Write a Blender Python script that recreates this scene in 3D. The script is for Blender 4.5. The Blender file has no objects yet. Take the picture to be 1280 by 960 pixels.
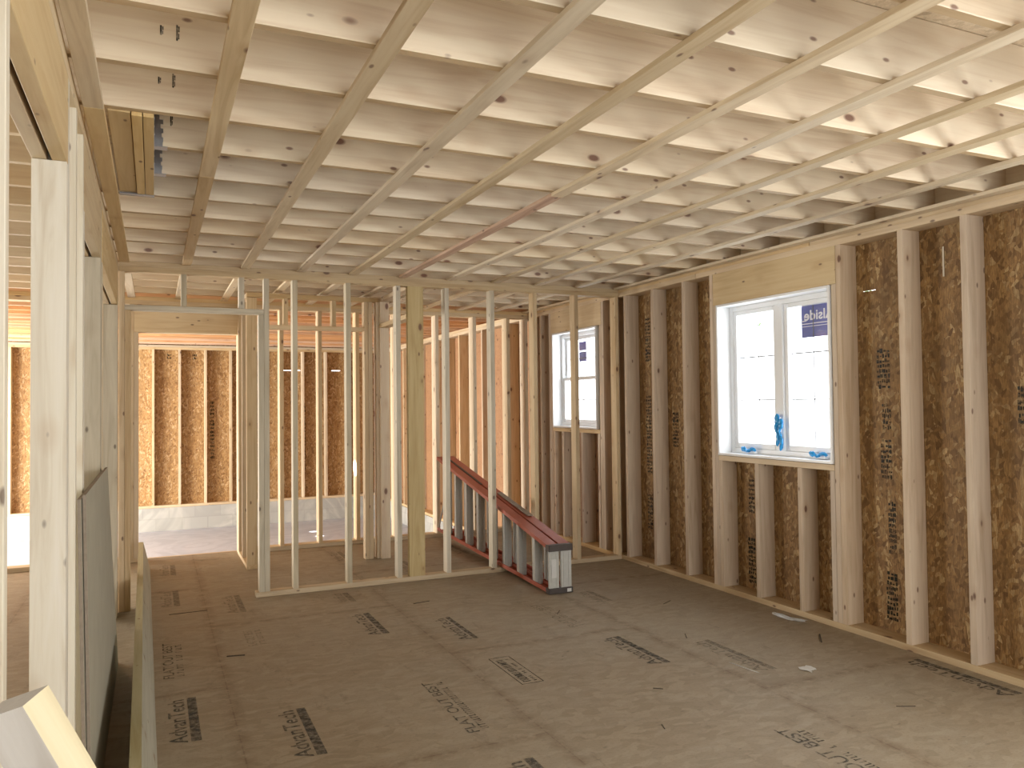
import bpy, bmesh, math, random
from mathutils import Vector, Matrix
random.seed(7)
sc = bpy.context.scene
col = sc.collection
H = 2.4876
PL = .038
R = math.radians

# ------------------------------------------------------------------ materials
def nt(name):
    m = bpy.data.materials.new(name); m.use_nodes = True
    n = m.node_tree; n.nodes.clear()
    out = n.nodes.new('ShaderNodeOutputMaterial'); b = n.nodes.new('ShaderNodeBsdfPrincipled')
    n.links.new(b.outputs[0], out.inputs[0])
    return m, n, b
def N(n, t, **k):
    o = n.nodes.new(t)
    for a, v in k.items():
        if hasattr(o, a): setattr(o, a, v)
        else: o.inputs[a].default_value = v
    return o
def setin(o, **k):
    for a, v in k.items(): o.inputs[a.replace('_', ' ')].default_value = v
def ramp(n, fac, stops, interp='LINEAR'):
    r = n.nodes.new('ShaderNodeValToRGB'); cr = r.color_ramp; cr.interpolation = interp
    while len(cr.elements) < len(stops): cr.elements.new(.5)
    for e, (p, c) in zip(cr.elements, stops):
        e.position = p; e.color = (*c, 1) if len(c) == 3 else c
    n.links.new(fac, r.inputs[0]); return r.outputs[0]
def mth(n, op, a, b=None, c=None):
    o = n.nodes.new('ShaderNodeMath'); o.operation = op
    for i, v in enumerate((a, b, c)):
        if v is None: continue
        if isinstance(v, (int, float)): o.inputs[i].default_value = v
        else: n.links.new(v, o.inputs[i])
    return o.outputs[0]
def mix(n, f, a, b, mode='MIX'):
    o = n.nodes.new('ShaderNodeMix'); o.data_type = 'RGBA'; o.blend_type = mode
    for i, v in ((0, f), (6, a), (7, b)):
        if isinstance(v, (int, float)): o.inputs[i].default_value = v
        elif isinstance(v, tuple): o.inputs[i].default_value = (*v, 1)
        else: n.links.new(v, o.inputs[i])
    return o.outputs[2]
def vmul(n, v, s):
    o = n.nodes.new('ShaderNodeVectorMath'); o.operation = 'MULTIPLY'
    n.links.new(v, o.inputs[0]); o.inputs[1].default_value = s; return o.outputs[0]
def vadd(n, a, b):
    o = n.nodes.new('ShaderNodeVectorMath'); o.operation = 'ADD'
    n.links.new(a, o.inputs[0]); n.links.new(b, o.inputs[1]); return o.outputs[0]
def noise(n, v, scale, detail=3, rough=.55, dist=0):
    o = n.nodes.new('ShaderNodeTexNoise'); n.links.new(v, o.inputs['Vector'])
    setin(o, Scale=scale, Detail=detail, Roughness=rough, Distortion=dist); return o
def voro(n, v, scale, feature='F1', rnd=1.):
    o = n.nodes.new('ShaderNodeTexVoronoi'); o.feature = feature; n.links.new(v, o.inputs['Vector'])
    setin(o, Scale=scale, Randomness=rnd); return o

def wood(name, light, dark, tint2, knot=1.0, kdark=(.13, .06, .035), bright=.12, rough=.62):
    """sawn softwood: grain runs along local X, every board offset by its own random"""
    m, n, b = nt(name)
    tc = n.nodes.new('ShaderNodeTexCoord'); oi = n.nodes.new('ShaderNodeObjectInfo')
    off = n.nodes.new('ShaderNodeCombineXYZ')
    n.links.new(mth(n, 'MULTIPLY', oi.outputs['Random'], 61.), off.inputs[0])
    n.links.new(mth(n, 'MULTIPLY', oi.outputs['Random'], 17.3), off.inputs[1])
    n.links.new(mth(n, 'MULTIPLY', oi.outputs['Random'], 29.7), off.inputs[2])
    v = vadd(n, tc.outputs['Object'], off.outputs[0])
    g1 = noise(n, vmul(n, v, (1.3, 22, 22)), 1., 5, .6, 1.2)
    g2 = noise(n, vmul(n, v, (4, 150, 150)), 1., 3, .6, .3)
    kv = vmul(n, v, (3.3, 6.5, 6.5))
    kvo = voro(n, kv, 1.)
    # grain bends around the knots
    c = ramp(n, g1.outputs[0], [(.3, dark), (.52, light), (.75, tint2)])
    c = mix(n, mth(n, 'MULTIPLY', g2.outputs[0], .22), c, dark)
    big = noise(n, vmul(n, v, (.8, 3, 3)), 1., 2)
    c = mix(n, mth(n, 'MULTIPLY', ramp(n, big.outputs[0], [(.45, (0, 0, 0)), (.7, (1, 1, 1))]), .4), c, tint2)
    d = kvo.outputs['Distance']
    halo = ramp(n, d, [(.10, (1, 1, 1)), (.24, (0, 0, 0))])
    ring = ramp(n, d, [(.075 * knot, (1, 1, 1)), (.125 * knot, (0, 0, 0))])
    c = mix(n, mth(n, 'MULTIPLY', halo, .35), c, (dark[0] * .85, dark[1] * .72, dark[2] * .62))
    c = mix(n, mth(n, 'MULTIPLY', ring, .9), c, kdark)
    k2 = voro(n, vmul(n, v, (5.5, 12, 12)), 1.)
    c = mix(n, mth(n, 'MULTIPLY', ramp(n, k2.outputs['Distance'], [(.06, (1, 1, 1)), (.11, (0, 0, 0))]), .8), c, kdark)
    # per-board brightness
    hs = n.nodes.new('ShaderNodeHueSaturation')
    n.links.new(c, hs.inputs['Color'])
    n.links.new(mth(n, 'MULTIPLY_ADD', oi.outputs['Random'], bright * 2, 1 - bright), hs.inputs['Value'])
    r2 = mth(n, 'FRACT', mth(n, 'MULTIPLY', oi.outputs['Random'], 13.7))
    n.links.new(mth(n, 'MULTIPLY_ADD', r2, .35, .78), hs.inputs['Saturation'])
    n.links.new(hs.outputs[0], b.inputs['Base Color']); b.inputs['Roughness'].default_value = rough
    bp_ = n.nodes.new('ShaderNodeBump'); setin(bp_, Strength=.12, Distance=.002)
    n.links.new(g2.outputs[0], bp_.inputs['Height']); n.links.new(bp_.outputs[0], b.inputs['Normal'])
    return m

def osb(name, cols, sx=(1, 1, 1), dark=.5, stain=True, vertical=True):
    """pressed strands: three layers of long narrow cells at different tilts"""
    m, n, b = nt(name)
    tc = n.nodes.new('ShaderNodeTexCoord'); v = tc.outputs['Object']
    ds = noise(n, v, 22, 3)
    vv = vadd(n, v, vmul(n, ds.outputs['Color'], (.012, .012, .02)))
    st = [(i / (len(cols) - 1), c) for i, c in enumerate(cols)]
    def layer(rotv, sc_, off):
        rot = n.nodes.new('ShaderNodeVectorRotate'); rot.rotation_type = 'EULER_XYZ'
        n.links.new(vv, rot.inputs[0]); rot.inputs['Rotation'].default_value = rotv
        o = voro(n, vadd(n, vmul(n, rot.outputs[0], sc_), rgbv(off)), 1.)
        sp = n.nodes.new('ShaderNodeSeparateColor'); n.links.new(o.outputs['Color'], sp.inputs[0])
        return ramp(n, sp.outputs[0], st), sp.outputs[1]
    def rgbv(t):
        c_ = n.nodes.new('ShaderNodeCombineXYZ')
        for q in range(3): c_.inputs[q].default_value = t
        return c_.outputs[0]
    a, ra = layer((0, 0, 0), (46, 46, 5.5), 0.)
    b2, rb_ = layer((.5, .45, 0), (40, 40, 5), 7.3)
    c3, rc_ = layer((-.7, -.6, 0), (52, 52, 8), 3.1)
    gt = lambda x, t: mth(n, 'GREATER_THAN', x, t)
    c = mix(n, gt(rb_, .55), a, b2)
    c = mix(n, gt(rc_, .62), c, c3)
    fine = noise(n, vmul(n, vv, (150, 150, 24)), 1., 4, .65)
    c = mix(n, mth(n, 'MULTIPLY', ramp(n, fine.outputs[0], [(.4, (1, 1, 1)), (.62, (0, 0, 0))]), dark), c, tuple(x * .45 for x in cols[0]))
    if stain:
        s = noise(n, v, 1.6, 4, .6)
        c = mix(n, mth(n, 'MULTIPLY', ramp(n, s.outputs[0], [(.5, (0, 0, 0)), (.72, (1, 1, 1))]), .55), c, (.14, .08, .03))
    n.links.new(c, b.inputs['Base Color']); b.inputs['Roughness'].default_value = .7
    return m

def flat(name, c, rough=.5, metal=0, noise_amt=.15, nscale=30, **k):
    m, n, b = nt(name)
    tc = n.nodes.new('ShaderNodeTexCoord')
    no = noise(n, tc.outputs['Object'], nscale, 3)
    cc = mix(n, mth(n, 'MULTIPLY', no.outputs[0], noise_amt * 2), c, tuple(x * .6 for x in c))
    n.links.new(cc, b.inputs['Base Color']); b.inputs['Roughness'].default_value = rough
    b.inputs['Metallic'].default_value = metal
    for a, v in k.items(): b.inputs[a.replace('_', ' ')].default_value = v
    return m

M = {}
M['stud'] = wood('stud_wood', (.60, .47, .30), (.46, .33, .19), (.68, .56, .38), knot=.75)
M['rstud'] = wood('right_wall_stud_wood', (.60, .48, .36), (.46, .35, .24), (.68, .57, .44), knot=.75)
M['post'] = wood('brown_post_wood', (.50, .39, .20), (.40, .29, .13), (.56, .46, .26), knot=1.)
M['studgrey'] = wood('weathered_stud_wood', (.50, .44, .33), (.38, .32, .22), (.60, .54, .41), knot=.6, kdark=(.10, .07, .05))
M['pink'] = wood('joist_wood', (.75, .635, .475), (.64, .50, .35), (.80, .71, .54), knot=.95, kdark=(.17, .07, .045))
M['strap'] = wood('strapping_wood', (.64, .52, .35), (.50, .38, .23), (.70, .60, .43), knot=.8)
M['strapred'] = wood('reddish_strapping_wood', (.55, .33, .20), (.42, .22, .12), (.62, .42, .27), knot=.8)
M['yellow'] = wood('laminated_beam_wood', (.63, .48, .26), (.54, .38, .19), (.68, .54, .32), knot=.45, bright=.07)
M['plate'] = wood('plate_wood', (.60, .45, .26), (.46, .32, .17), (.66, .53, .34), knot=.8)
M['white'] = wood('pale_post_wood', (.72, .68, .57), (.60, .53, .41), (.76, .73, .65), knot=.5, kdark=(.11, .07, .05), bright=.06)
M['green'] = wood('treated_plank_wood', (.44, .42, .27), (.36, .32, .18), (.50, .47, .34), kdark=(.18, .10, .04), bright=.04)
M['greyface'] = wood('grey_plank_wood', (.42, .41, .33), (.33, .31, .24), (.48, .47, .39), kdark=(.2, .14, .08), bright=.04)
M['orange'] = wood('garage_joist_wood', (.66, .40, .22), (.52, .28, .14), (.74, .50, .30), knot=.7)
M['osb'] = osb('strand_board', [(.18, .095, .035), (.31, .175, .065), (.45, .27, .105), (.29, .16, .06), (.64, .46, .23)], dark=.5)
M['osbg'] = osb('garage_strand_board', [(.27, .14, .05), (.44, .26, .10), (.56, .36, .16), (.38, .22, .085), (.74, .55, .32)], dark=.5, stain=False)
M['ply'] = wood('plywood_sheathing', (.42, .22, .10), (.32, .16, .07), (.48, .28, .14), knot=1.1, kdark=(.10, .035, .02))
M['plyg'] = wood('garage_plywood', (.33, .165, .065), (.25, .115, .045), (.38, .20, .085), knot=1., kdark=(.08, .03, .015))
M['edge'] = wood('joist_underside_shade', (.50, .36, .20), (.40, .27, .13), (.56, .42, .25), knot=.5)  # joist wood darkened and browned, shade painted into the underside colour
M['deck'] = osb('deck_board', [(.5, .4, .28), (.6, .48, .34), (.66, .55, .4)], dark=.2, stain=False)
M['black'] = flat('window_gasket', (.05, .05, .05))
M['vinyl'] = flat('white_vinyl', (.80, .82, .84), .35, noise_amt=.03)
M['blue'] = flat('blue_wrap', (.02, .33, .75), .3, noise_amt=.3, nscale=90)
M['labelblue'] = flat('blue_label', (.10, .13, .46), .4)
M['labelwhite'] = flat('white_lettering', (.85, .87, .95), .4)
M['galv'] = flat('galvanized_steel', (.42, .45, .50), .35, 1., .3, 60)
M['alu'] = flat('dull_aluminium', (.52, .52, .49), .5, .12, .25, 40)
M['fiber'] = flat('red_fiberglass', (.42, .10, .055), .45, 0, .3, 25)
M['darkmetal'] = flat('dark_metal', (.09, .075, .07), .5, .4, .3)
M['plastic'] = flat('clear_film', (.62, .64, .66), .15, 0, .3, 80, Alpha=.75)
M['gridbar'] = flat('grey_grid_bar', (.14, .15, .16), .5, noise_amt=.03)
M['paper'] = flat('scrap_paper', (.62, .62, .60), .6)
M['splinter'] = flat('dark_splinter', (.07, .05, .035), .8)
M['nail'] = flat('nail_steel', (.12, .11, .11), .5, .6)
M['gyp'] = flat('drywall_face', (.40, .375, .29), .85, 0, .3, 6)
M['gypcore'] = flat('drywall_edge', (.36, .30, .24), .9, 0, .5, 60)
M['endgrain'] = flat('end_grain', (.52, .51, .50), .8, 0, .3, 120)
M['whitewash'] = wood('chalky_board_face', (.66, .64, .62), (.50, .46, .42), (.76, .75, .74), kdark=(.3, .2, .17), bright=.02)
M['paleyellow'] = wood('pale_yellow_board_edge', (.68, .60, .36), (.56, .46, .24), (.74, .68, .46), kdark=(.3, .17, .05), bright=.02)
M['leaf'] = flat('leaf', (.16, .26, .09), .6)

def mk_floor():
    m, n, b = nt('subfloor_panel')
    tc = n.nodes.new('ShaderNodeTexCoord'); v = tc.outputs['Object']
    ds = noise(n, v, 5, 2)
    vv = vadd(n, v, vmul(n, ds.outputs['Color'], (.15, .15, 0)))
    a = voro(n, vmul(n, vv, (14, 34, 1)), 1.)
    s1 = n.nodes.new('ShaderNodeSeparateColor'); n.links.new(a.outputs['Color'], s1.inputs[0])
    c = ramp(n, s1.outputs[0], [(0, (.27, .22, .152)), (.5, (.305, .25, .178)), (1, (.345, .288, .207))])
    big = noise(n, v, 1.1, 5, .62)
    c = mix(n, mth(n, 'MULTIPLY', ramp(n, big.outputs[0], [(.42, (0, 0, 0)), (.7, (1, 1, 1))]), .45), c, (.36, .33, .265))
    b3 = noise(n, vmul(n, v, (1.6, 1, 1)), 4.5, 6, .7)
    c = mix(n, mth(n, 'MULTIPLY', ramp(n, b3.outputs[0], [(.56, (0, 0, 0)), (.72, (1, 1, 1))]), .35), c, (.24, .19, .14))
    fine = noise(n, vmul(n, v, (60, 110, 1)), 1., 3, .7)
    c = mix(n, mth(n, 'MULTIPLY', ramp(n, fine.outputs[0], [(.35, (1, 1, 1)), (.5, (0, 0, 0))]), .35), c, (.20, .15, .10))
    sp = voro(n, vmul(n, vv, (7, 16, 1)), 1.)
    c = mix(n, mth(n, 'MULTIPLY', ramp(n, sp.outputs['Distance'], [(.04, (1, 1, 1)), (.10, (0, 0, 0))]), .45), c, (.10, .075, .055))
    sc1 = noise(n, vmul(n, v, (9, 3.2, 1)), 1., 6, .75)
    c = mix(n, mth(n, 'MULTIPLY', ramp(n, sc1.outputs[0], [(.58, (0, 0, 0)), (.68, (1, 1, 1))]), .4), c, (.13, .10, .07))
    sc2 = noise(n, vmul(n, v, (2.2, 6, 1)), 1.7, 5, .7)
    c = mix(n, mth(n, 'MULTIPLY', ramp(n, sc2.outputs[0], [(.55, (0, 0, 0)), (.7, (1, 1, 1))]), .35), c, (.40, .36, .29))
    # panel joints, rows 1.22 m wide, 2.44 m long, staggered
    xyz = n.nodes.new('ShaderNodeSeparateXYZ'); n.links.new(v, xyz.inputs[0])
    xs = mth(n, 'DIVIDE', mth(n, 'SUBTRACT', xyz.outputs[0], .34), 1.22)
    row = mth(n, 'FLOOR', xs)
    dx = mth(n, 'MULTIPLY', mth(n, 'ABSOLUTE', mth(n, 'SUBTRACT', mth(n, 'SUBTRACT', xs, row), .5)), 1.22)  # .61 at the joint
    dx = mth(n, 'SUBTRACT', .61, dx)
    ys = mth(n, 'DIVIDE', mth(n, 'SUBTRACT', mth(n, 'SUBTRACT', xyz.outputs[1], .68), mth(n, 'MULTIPLY', row, 1.22)), 2.44)
    dy = mth(n, 'SUBTRACT', 1.22, mth(n, 'MULTIPLY', mth(n, 'ABSOLUTE', mth(n, 'SUBTRACT', mth(n, 'FRACT', ys), .5)), 2.44))
    d = mth(n, 'MINIMUM', dx, dy)
    brk = noise(n, v, 9, 4, .7)
    line = ramp(n, mth(n, 'MULTIPLY', d, 100.), [(.12, (1, 1, 1)), (.45, (0, 0, 0))])
    c = mix(n, mth(n, 'MULTIPLY', line, ramp(n, brk.outputs[0], [(.42, (.0, .0, .0)), (.66, (.7, .7, .7))])), c, (.07, .048, .03))
    halo = ramp(n, mth(n, 'MULTIPLY', d, 10.), [(.0, (1, 1, 1)), (.6, (0, 0, 0))])
    c = mix(n, mth(n, 'MULTIPLY', mth(n, 'MULTIPLY', halo, ramp(n, brk.outputs[0], [(.40, (0, 0, 0)), (.58, (1, 1, 1))])), .6), c, (.15, .10, .06))
    n.links.new(c, b.inputs['Base Color']); b.inputs['Roughness'].default_value = .6
    bp_ = n.nodes.new('ShaderNodeBump'); setin(bp_, Strength=.15, Distance=.002)
    n.links.new(fine.outputs[0], bp_.inputs['Height']); n.links.new(bp_.outputs[0], b.inputs['Normal'])
    return m
M['floor'] = mk_floor()
def mk_concrete(name, c0, c1, blocks=False):
    m, n, b = nt(name)
    tc = n.nodes.new('ShaderNodeTexCoord'); v = tc.outputs['Object']
    a = noise(n, v, .9, 4, .5, 1.6)
    c = ramp(n, a.outputs[0], [(.38, c0), (.47, c1), (.52, c0), (.62, c1)])
    g = noise(n, v, 14, 4); c = mix(n, mth(n, 'MULTIPLY', g.outputs[0], .3), c, c0)
    if blocks:
        br = n.nodes.new('ShaderNodeTexBrick')
        rot = n.nodes.new('ShaderNodeCombineXYZ'); xyz = n.nodes.new('ShaderNodeSeparateXYZ'); n.links.new(v, xyz.inputs[0])
        n.links.new(mth(n, 'ADD', xyz.outputs[0], xyz.outputs[1]), rot.inputs[0]); n.links.new(xyz.outputs[2], rot.inputs[1])
        n.links.new(rot.outputs[0], br.inputs['Vector'])
        setin(br, Scale=1., **{'Mortar_Size': .01, 'Brick_Width': .4, 'Row_Height': .2})
        br.inputs['Color1'].default_value = (1, 1, 1, 1); br.inputs['Color2'].default_value = (.88, .88, .88, 1); br.inputs['Mortar'].default_value = (.86, .86, .86, 1)
        c = mix(n, 1., c, br.outputs[0], 'MULTIPLY')
    n.links.new(c, b.inputs['Base Color']); b.inputs['Roughness'].default_value = .45 if not blocks else .8
    return m
M['conc'] = mk_concrete('garage_slab', (.42, .45, .53), (.52, .55, .63))
M['block'] = mk_concrete('foundation_block', (.40, .40, .38), (.52, .52, .48), True)
def mk_ink(name, c, lo=.35, hi=.6, amt=.85):
    m, n, b = nt(name)
    tc = n.nodes.new('ShaderNodeTexCoord')
    no = noise(n, tc.outputs['Object'], 28, 4, .7)
    n.links.new(mth(n, 'MULTIPLY', ramp(n, no.outputs[0], [(lo, (1, 1, 1)), (hi, (.25, .25, .25))]), amt), b.inputs['Alpha'])
    b.inputs['Base Color'].default_value = (*c, 1); b.inputs['Roughness'].default_value = .8
    return m
M['ink'] = mk_ink('stamp_ink', (.045, .05, .05), .42, .62, .72)
M['inkfaint'] = mk_ink('faint_stamp_ink', (.07, .065, .055), .35, .6, .5)
M['inkblack'] = mk_ink('panel_stamp_ink', (.02, .025, .015), .4, .7, .85)
m, n, b = nt('window_glass')
n.nodes.remove(b); gl = n.nodes.new('ShaderNodeBsdfGlossy'); tr = n.nodes.new('ShaderNodeBsdfTransparent'); mx = n.nodes.new('ShaderNodeMixShader')
mx.inputs[0].default_value = .05; gl.inputs['Roughness'].default_value = .02
n.links.new(tr.outputs[0], mx.inputs[1]); n.links.new(gl.outputs[0], mx.inputs[2]); n.links.new(mx.outputs[0], n.nodes['Material Output'].inputs[0])
M['glass'] = m

# ------------------------------------------------------------------ mesh helpers
def tag(o, label=None, cat=None, group=None, kind=None):
    if label: o['label'] = label
    if cat: o['category'] = cat
    if group: o['group'] = group
    if kind: o['kind'] = kind
    return o
def link(name, me, mat=None, parent=None):
    o = bpy.data.objects.new(name, me); col.objects.link(o)
    if mat is not None and me is not None and len(me.materials) == 0: me.materials.append(mat)
    if parent: o.parent = parent
    return o
_cache = {}
def box_mesh(sx, sy, sz, mat, bevel=.0015):
    k = (round(sx, 4), round(sy, 4), round(sz, 4), mat.name, bevel)
    if k in _cache: return _cache[k]
    bm = bmesh.new(); bmesh.ops.create_cube(bm, size=1)
    bmesh.ops.scale(bm, vec=(sx, sy, sz), verts=bm.verts)
    if bevel: bmesh.ops.bevel(bm, geom=bm.edges[:], offset=min(bevel, min(sx, sy, sz) * .3), segments=1, affect='EDGES')
    me = bpy.data.meshes.new('board'); bm.to_mesh(me); bm.free(); me.materials.append(mat)
    _cache[k] = me; return me
def board(name, x, y, z, mat, label=None, cat=None, group=None, parent=None, kind=None, bevel=.0015):
    """x, y, z = (lo, hi); grain (local X) runs along the longest side"""
    c = [(a[0] + a[1]) / 2 for a in (x, y, z)]; s = [a[1] - a[0] for a in (x, y, z)]
    i = s.index(max(s)); mt = M[mat] if isinstance(mat, str) else mat
    if i == 0: me = box_mesh(s[0], s[1], s[2], mt, bevel); rot = (0, 0, 0)
    elif i == 1: me = box_mesh(s[1], s[0], s[2], mt, bevel); rot = (0, 0, R(90))
    else: me = box_mesh(s[2], s[1], s[0], mt, bevel); rot = (0, R(90), 0)
    o = link(name, me, None, None); o.rotation_euler = rot; o.location = c
    if parent:
        o.parent = parent; o.location = Vector(c) - parent.location
    return tag(o, label, cat, group, kind)
def boxes(name, L, mat, parent=None, kind=None, bevel=0):
    """several axis aligned boxes (x0,x1,y0,y1,z0,z1) as ONE mesh, world coords (parent must be unrotated)"""
    bm = bmesh.new(); off = Vector((0, 0, 0)); p_ = parent
    while p_: off = off + p_.location; p_ = p_.parent
    for (x0, x1, y0, y1, z0, z1) in L:
        r = bmesh.ops.create_cube(bm, size=1, matrix=Matrix.Translation(((x0 + x1) / 2 - off[0], (y0 + y1) / 2 - off[1], (z0 + z1) / 2 - off[2])) @ Matrix.Diagonal((x1 - x0, y1 - y0, z1 - z0, 1)))
        if bevel: bmesh.ops.bevel(bm, geom=list({e for vv in r['verts'] for e in vv.link_edges}), offset=bevel, segments=1, affect='EDGES')
    me = bpy.data.meshes.new(name); bm.to_mesh(me); bm.free()
    o = link(name, me, M[mat] if isinstance(mat, str) else mat, parent)
    return tag(o, kind=kind)
def struct(name, L, mat): return boxes(name, L, mat, kind='structure')
def empty(name, loc, label=None, cat=None, group=None, kind=None):
    o = bpy.data.objects.new(name, None); col.objects.link(o); o.location = loc
    return tag(o, label, cat, group, kind)
ORD = ['first', 'second', 'third', 'fourth', 'fifth', 'sixth', 'seventh', 'eighth', 'ninth', 'tenth', 'eleventh', 'twelfth', 'thirteenth', 'fourteenth', 'fifteenth', 'sixteenth', 'seventeenth', 'eighteenth', 'nineteenth', 'twentieth']

# ------------------------------------------------------------------ setting
YP = 6.25; Y2 = 8.2; YG = 14.4; XR = 3.92; XS = 4.06; XL = -.23
FZ = -.60; CT = -.22
floor = struct('floor', [(-4.5, XS, -3, 8.36, -.03, 0)], 'floor')
struct('floor_garage', [(-4.6, 4.2, 8.36, 14.7, FZ - .1, FZ)], 'conc')
struct('trim_1', [(-4.5, XS, 8.36, 8.40, FZ, 0)], 'plate')
struct('ceiling', [(-4.5, 4.08, -3, 14.6, H + .236, H + .256)], 'deck')
# windows in the right wall (rough openings)
W1 = (3.735, 4.85, 1.03, 2.168); W2 = (6.655, 7.585, 1.18, 2.185)
struct('wall_right', [
    (XS, XS + .012, -3, 0, 0, H + .235), (XS, XS + .012, 0, 1.7, 0, .9), (XS, XS + .012, 0, 1.7, 2.2, H + .235),
    (XS, XS + .012, 1.7, W1[0], 0, 2.112), (XS, XS + .012, 1.7, 3.51, 2.112, H + .235), (XS, XS + .012, 3.61, W1[0], 2.112, H + .235), (XS, XS + .012, 3.51, 3.61, 2.117, H + .235), (XS, XS + .012, W1[0], W1[1], 0, W1[2]), (XS, XS + .012, W1[0], W1[1], W1[3], H + .235),
    (XS, XS + .012, W1[1], 6.32, 0, H + .235)], 'osb')
far_sheath = board('wall_right_far', (XS, XS + .012), (6.32, 6.655), (0, H + .235), 'ply', kind='structure')
bpy.data.objects.remove(far_sheath)
struct('wall_right_far', [
    (XS, XS + .012, 6.32, W2[0], 0, H + .235), (XS, XS + .012, W2[0], W2[1], 0, W2[2]), (XS, XS + .012, W2[0], W2[1], W2[3], H + .235),
    (XS, XS + .012, W2[1], 8.36, 0, H + .235)], 'ply')
struct('wall_right_garage', [(XS, XS + .012, 8.36, 14.6, -.30, H + .235)], 'plyg')
seam = 2.075
struct('wall_back_garage', [(-4.5, XS, 14.55, 14.562, CT, seam), (-4.5, 2.05, 14.55, 14.562, seam, H + .235), (2.40, 2.96, 14.55, 14.562, seam, seam + .014), (3.12, XS, 14.55, 14.562, seam, H + .235), (2.05, 3.12, 14.55, 14.562, seam + .014, H + .235)], 'osbg')
struct('trim_2', [(-4.5, 3.9, YG - .03, 14.6, FZ, CT)], 'block')
struct('trim_3', [(3.9, 4.1, 8.4, 14.6, FZ, -.30)], 'block')
struct('wall_left', [(-4.52, -4.5, -3, 8.9, 0, H + .235), (-4.52, -4.5, 13.6, 14.6, FZ, H + .235), (-4.52, -4.5, 8.9, 13.6, 2.0, H + .235), (-4.52, -4.5, 8.36, 8.9, FZ, 0)], 'osb')
struct('wall_rear', [(-4.5, .2, -3.02, -3, 0, H + .235), (3.6, XS, -3.02, -3, 0, H + .235), (.2, 3.6, -3.02, -3, 2.1, H + .235), (.2, 3.6, -3.02, -3, 0, .15)], 'osb')

# stamps printed on the floor (parts of the floor)
def text_mesh(body, width, height, rotz, loc, mat, parent, name='printed_stamp', mirror=False, zrot=None, offset=.0, extra=None, label=None):
    cu = bpy.data.curves.new('t', 'FONT'); cu.body = body; cu.size = 1; cu.offset = offset; cu.fill_mode = 'FRONT'
    to = bpy.data.objects.new('t', cu); col.objects.link(to)
    dg = bpy.context.evaluated_depsgraph_get(); me = bpy.data.meshes.new_from_object(to.evaluated_get(dg))
    bpy.data.objects.remove(to); bpy.data.curves.remove(cu)
    xs = [v.co.x for v in me.vertices]; ys = [v.co.y for v in me.vertices]
    x0, x1, y0, y1 = min(xs), max(xs), min(ys), max(ys)
    for v in me.vertices:
        v.co.x = (v.co.x - x0) / (x1 - x0) * width; v.co.y = (v.co.y - y0) / (y1 - y0) * height
    bm = bmesh.new(); bm.from_mesh(me)
    for (a, b_, c, d) in (extra or []):
        vs = [bm.verts.new((a, c, 0)), bm.verts.new((b_, c, 0)), bm.verts.new((b_, d, 0)), bm.verts.new((a, d, 0))]; bm.faces.new(vs)
    bm.to_mesh(me); bm.free(); me.materials.clear(); me.materials.append(mat)
    o = link(name, me, None, parent); o.location = loc; o.rotation_euler = (0, 0, rotz)
    if label: o['label'] = label
    return o
rs = random.Random(3)
def adv(x, y0, y1, mat='ink', w=.075, flip=False, th=.042):
    L = y1 - y0
    ex = [(0, L, -.012 - th, -.012)]
    text_mesh('AdvanTech', L * .98, w, R(90), (x, y0, .0015), M[mat], floor, offset=.012, extra=ex, label='black brand stamp with a solid bar on the floor panel')
def flatout(x, y0, y1, mat='ink', w=.055):
    L = y1 - y0; ex = []
    u = 0.02
    while u < L * .95:
        d = rs.uniform(.008, .02)
        if rs.random() < .8: ex.append((u, u + d * .5, -.05, -.015)); ex.append((u, u + d, -.05, -.043) if rs.random() < .5 else (u, u + d, -.022, -.015))
        u += d + .008
    text_mesh('FLAT OUT BEST', L, w, R(90), (x, y0, .0015), M[mat], floor, offset=.006, extra=ex, label='black stamped slogan on the floor panel')
adv(.135, 3.70, 4.26); adv(.60, 3.33, 3.88); adv(1.30, 4.90, 5.44); adv(1.775, 4.55, 5.08, th=.03)
adv(2.545, 3.66, 4.20); adv(2.99, 3.32, 3.90, 'inkfaint'); adv(3.79, 2.52, 3.10, w=.07); adv(1.345, 2.38, 2.93)
adv(.12, 6.25, 6.77, 'inkfaint'); adv(.54, 5.86, 6.40, 'inkfaint', th=.04); adv(1.30, 5.80, 6.11, 'inkfaint')
adv(1.62, 7.35, 7.85, 'inkfaint'); adv(2.72, 7.15, 7.65, 'inkfaint'); adv(2.98, 4.97, 5.3, 'inkfaint'); adv(.12, 7.4, 7.9, 'inkfaint'); adv(2.05, 6.6, 7.1, 'inkfaint')
flatout(.10, 4.60, 5.29); flatout(1.305, 3.26, 3.94); flatout(2.485, 4.50, 5.12, 'inkfaint'); flatout(2.525, 2.02, 2.71, w=.07)
flatout(.57, 5.0, 5.36, 'inkfaint')
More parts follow.
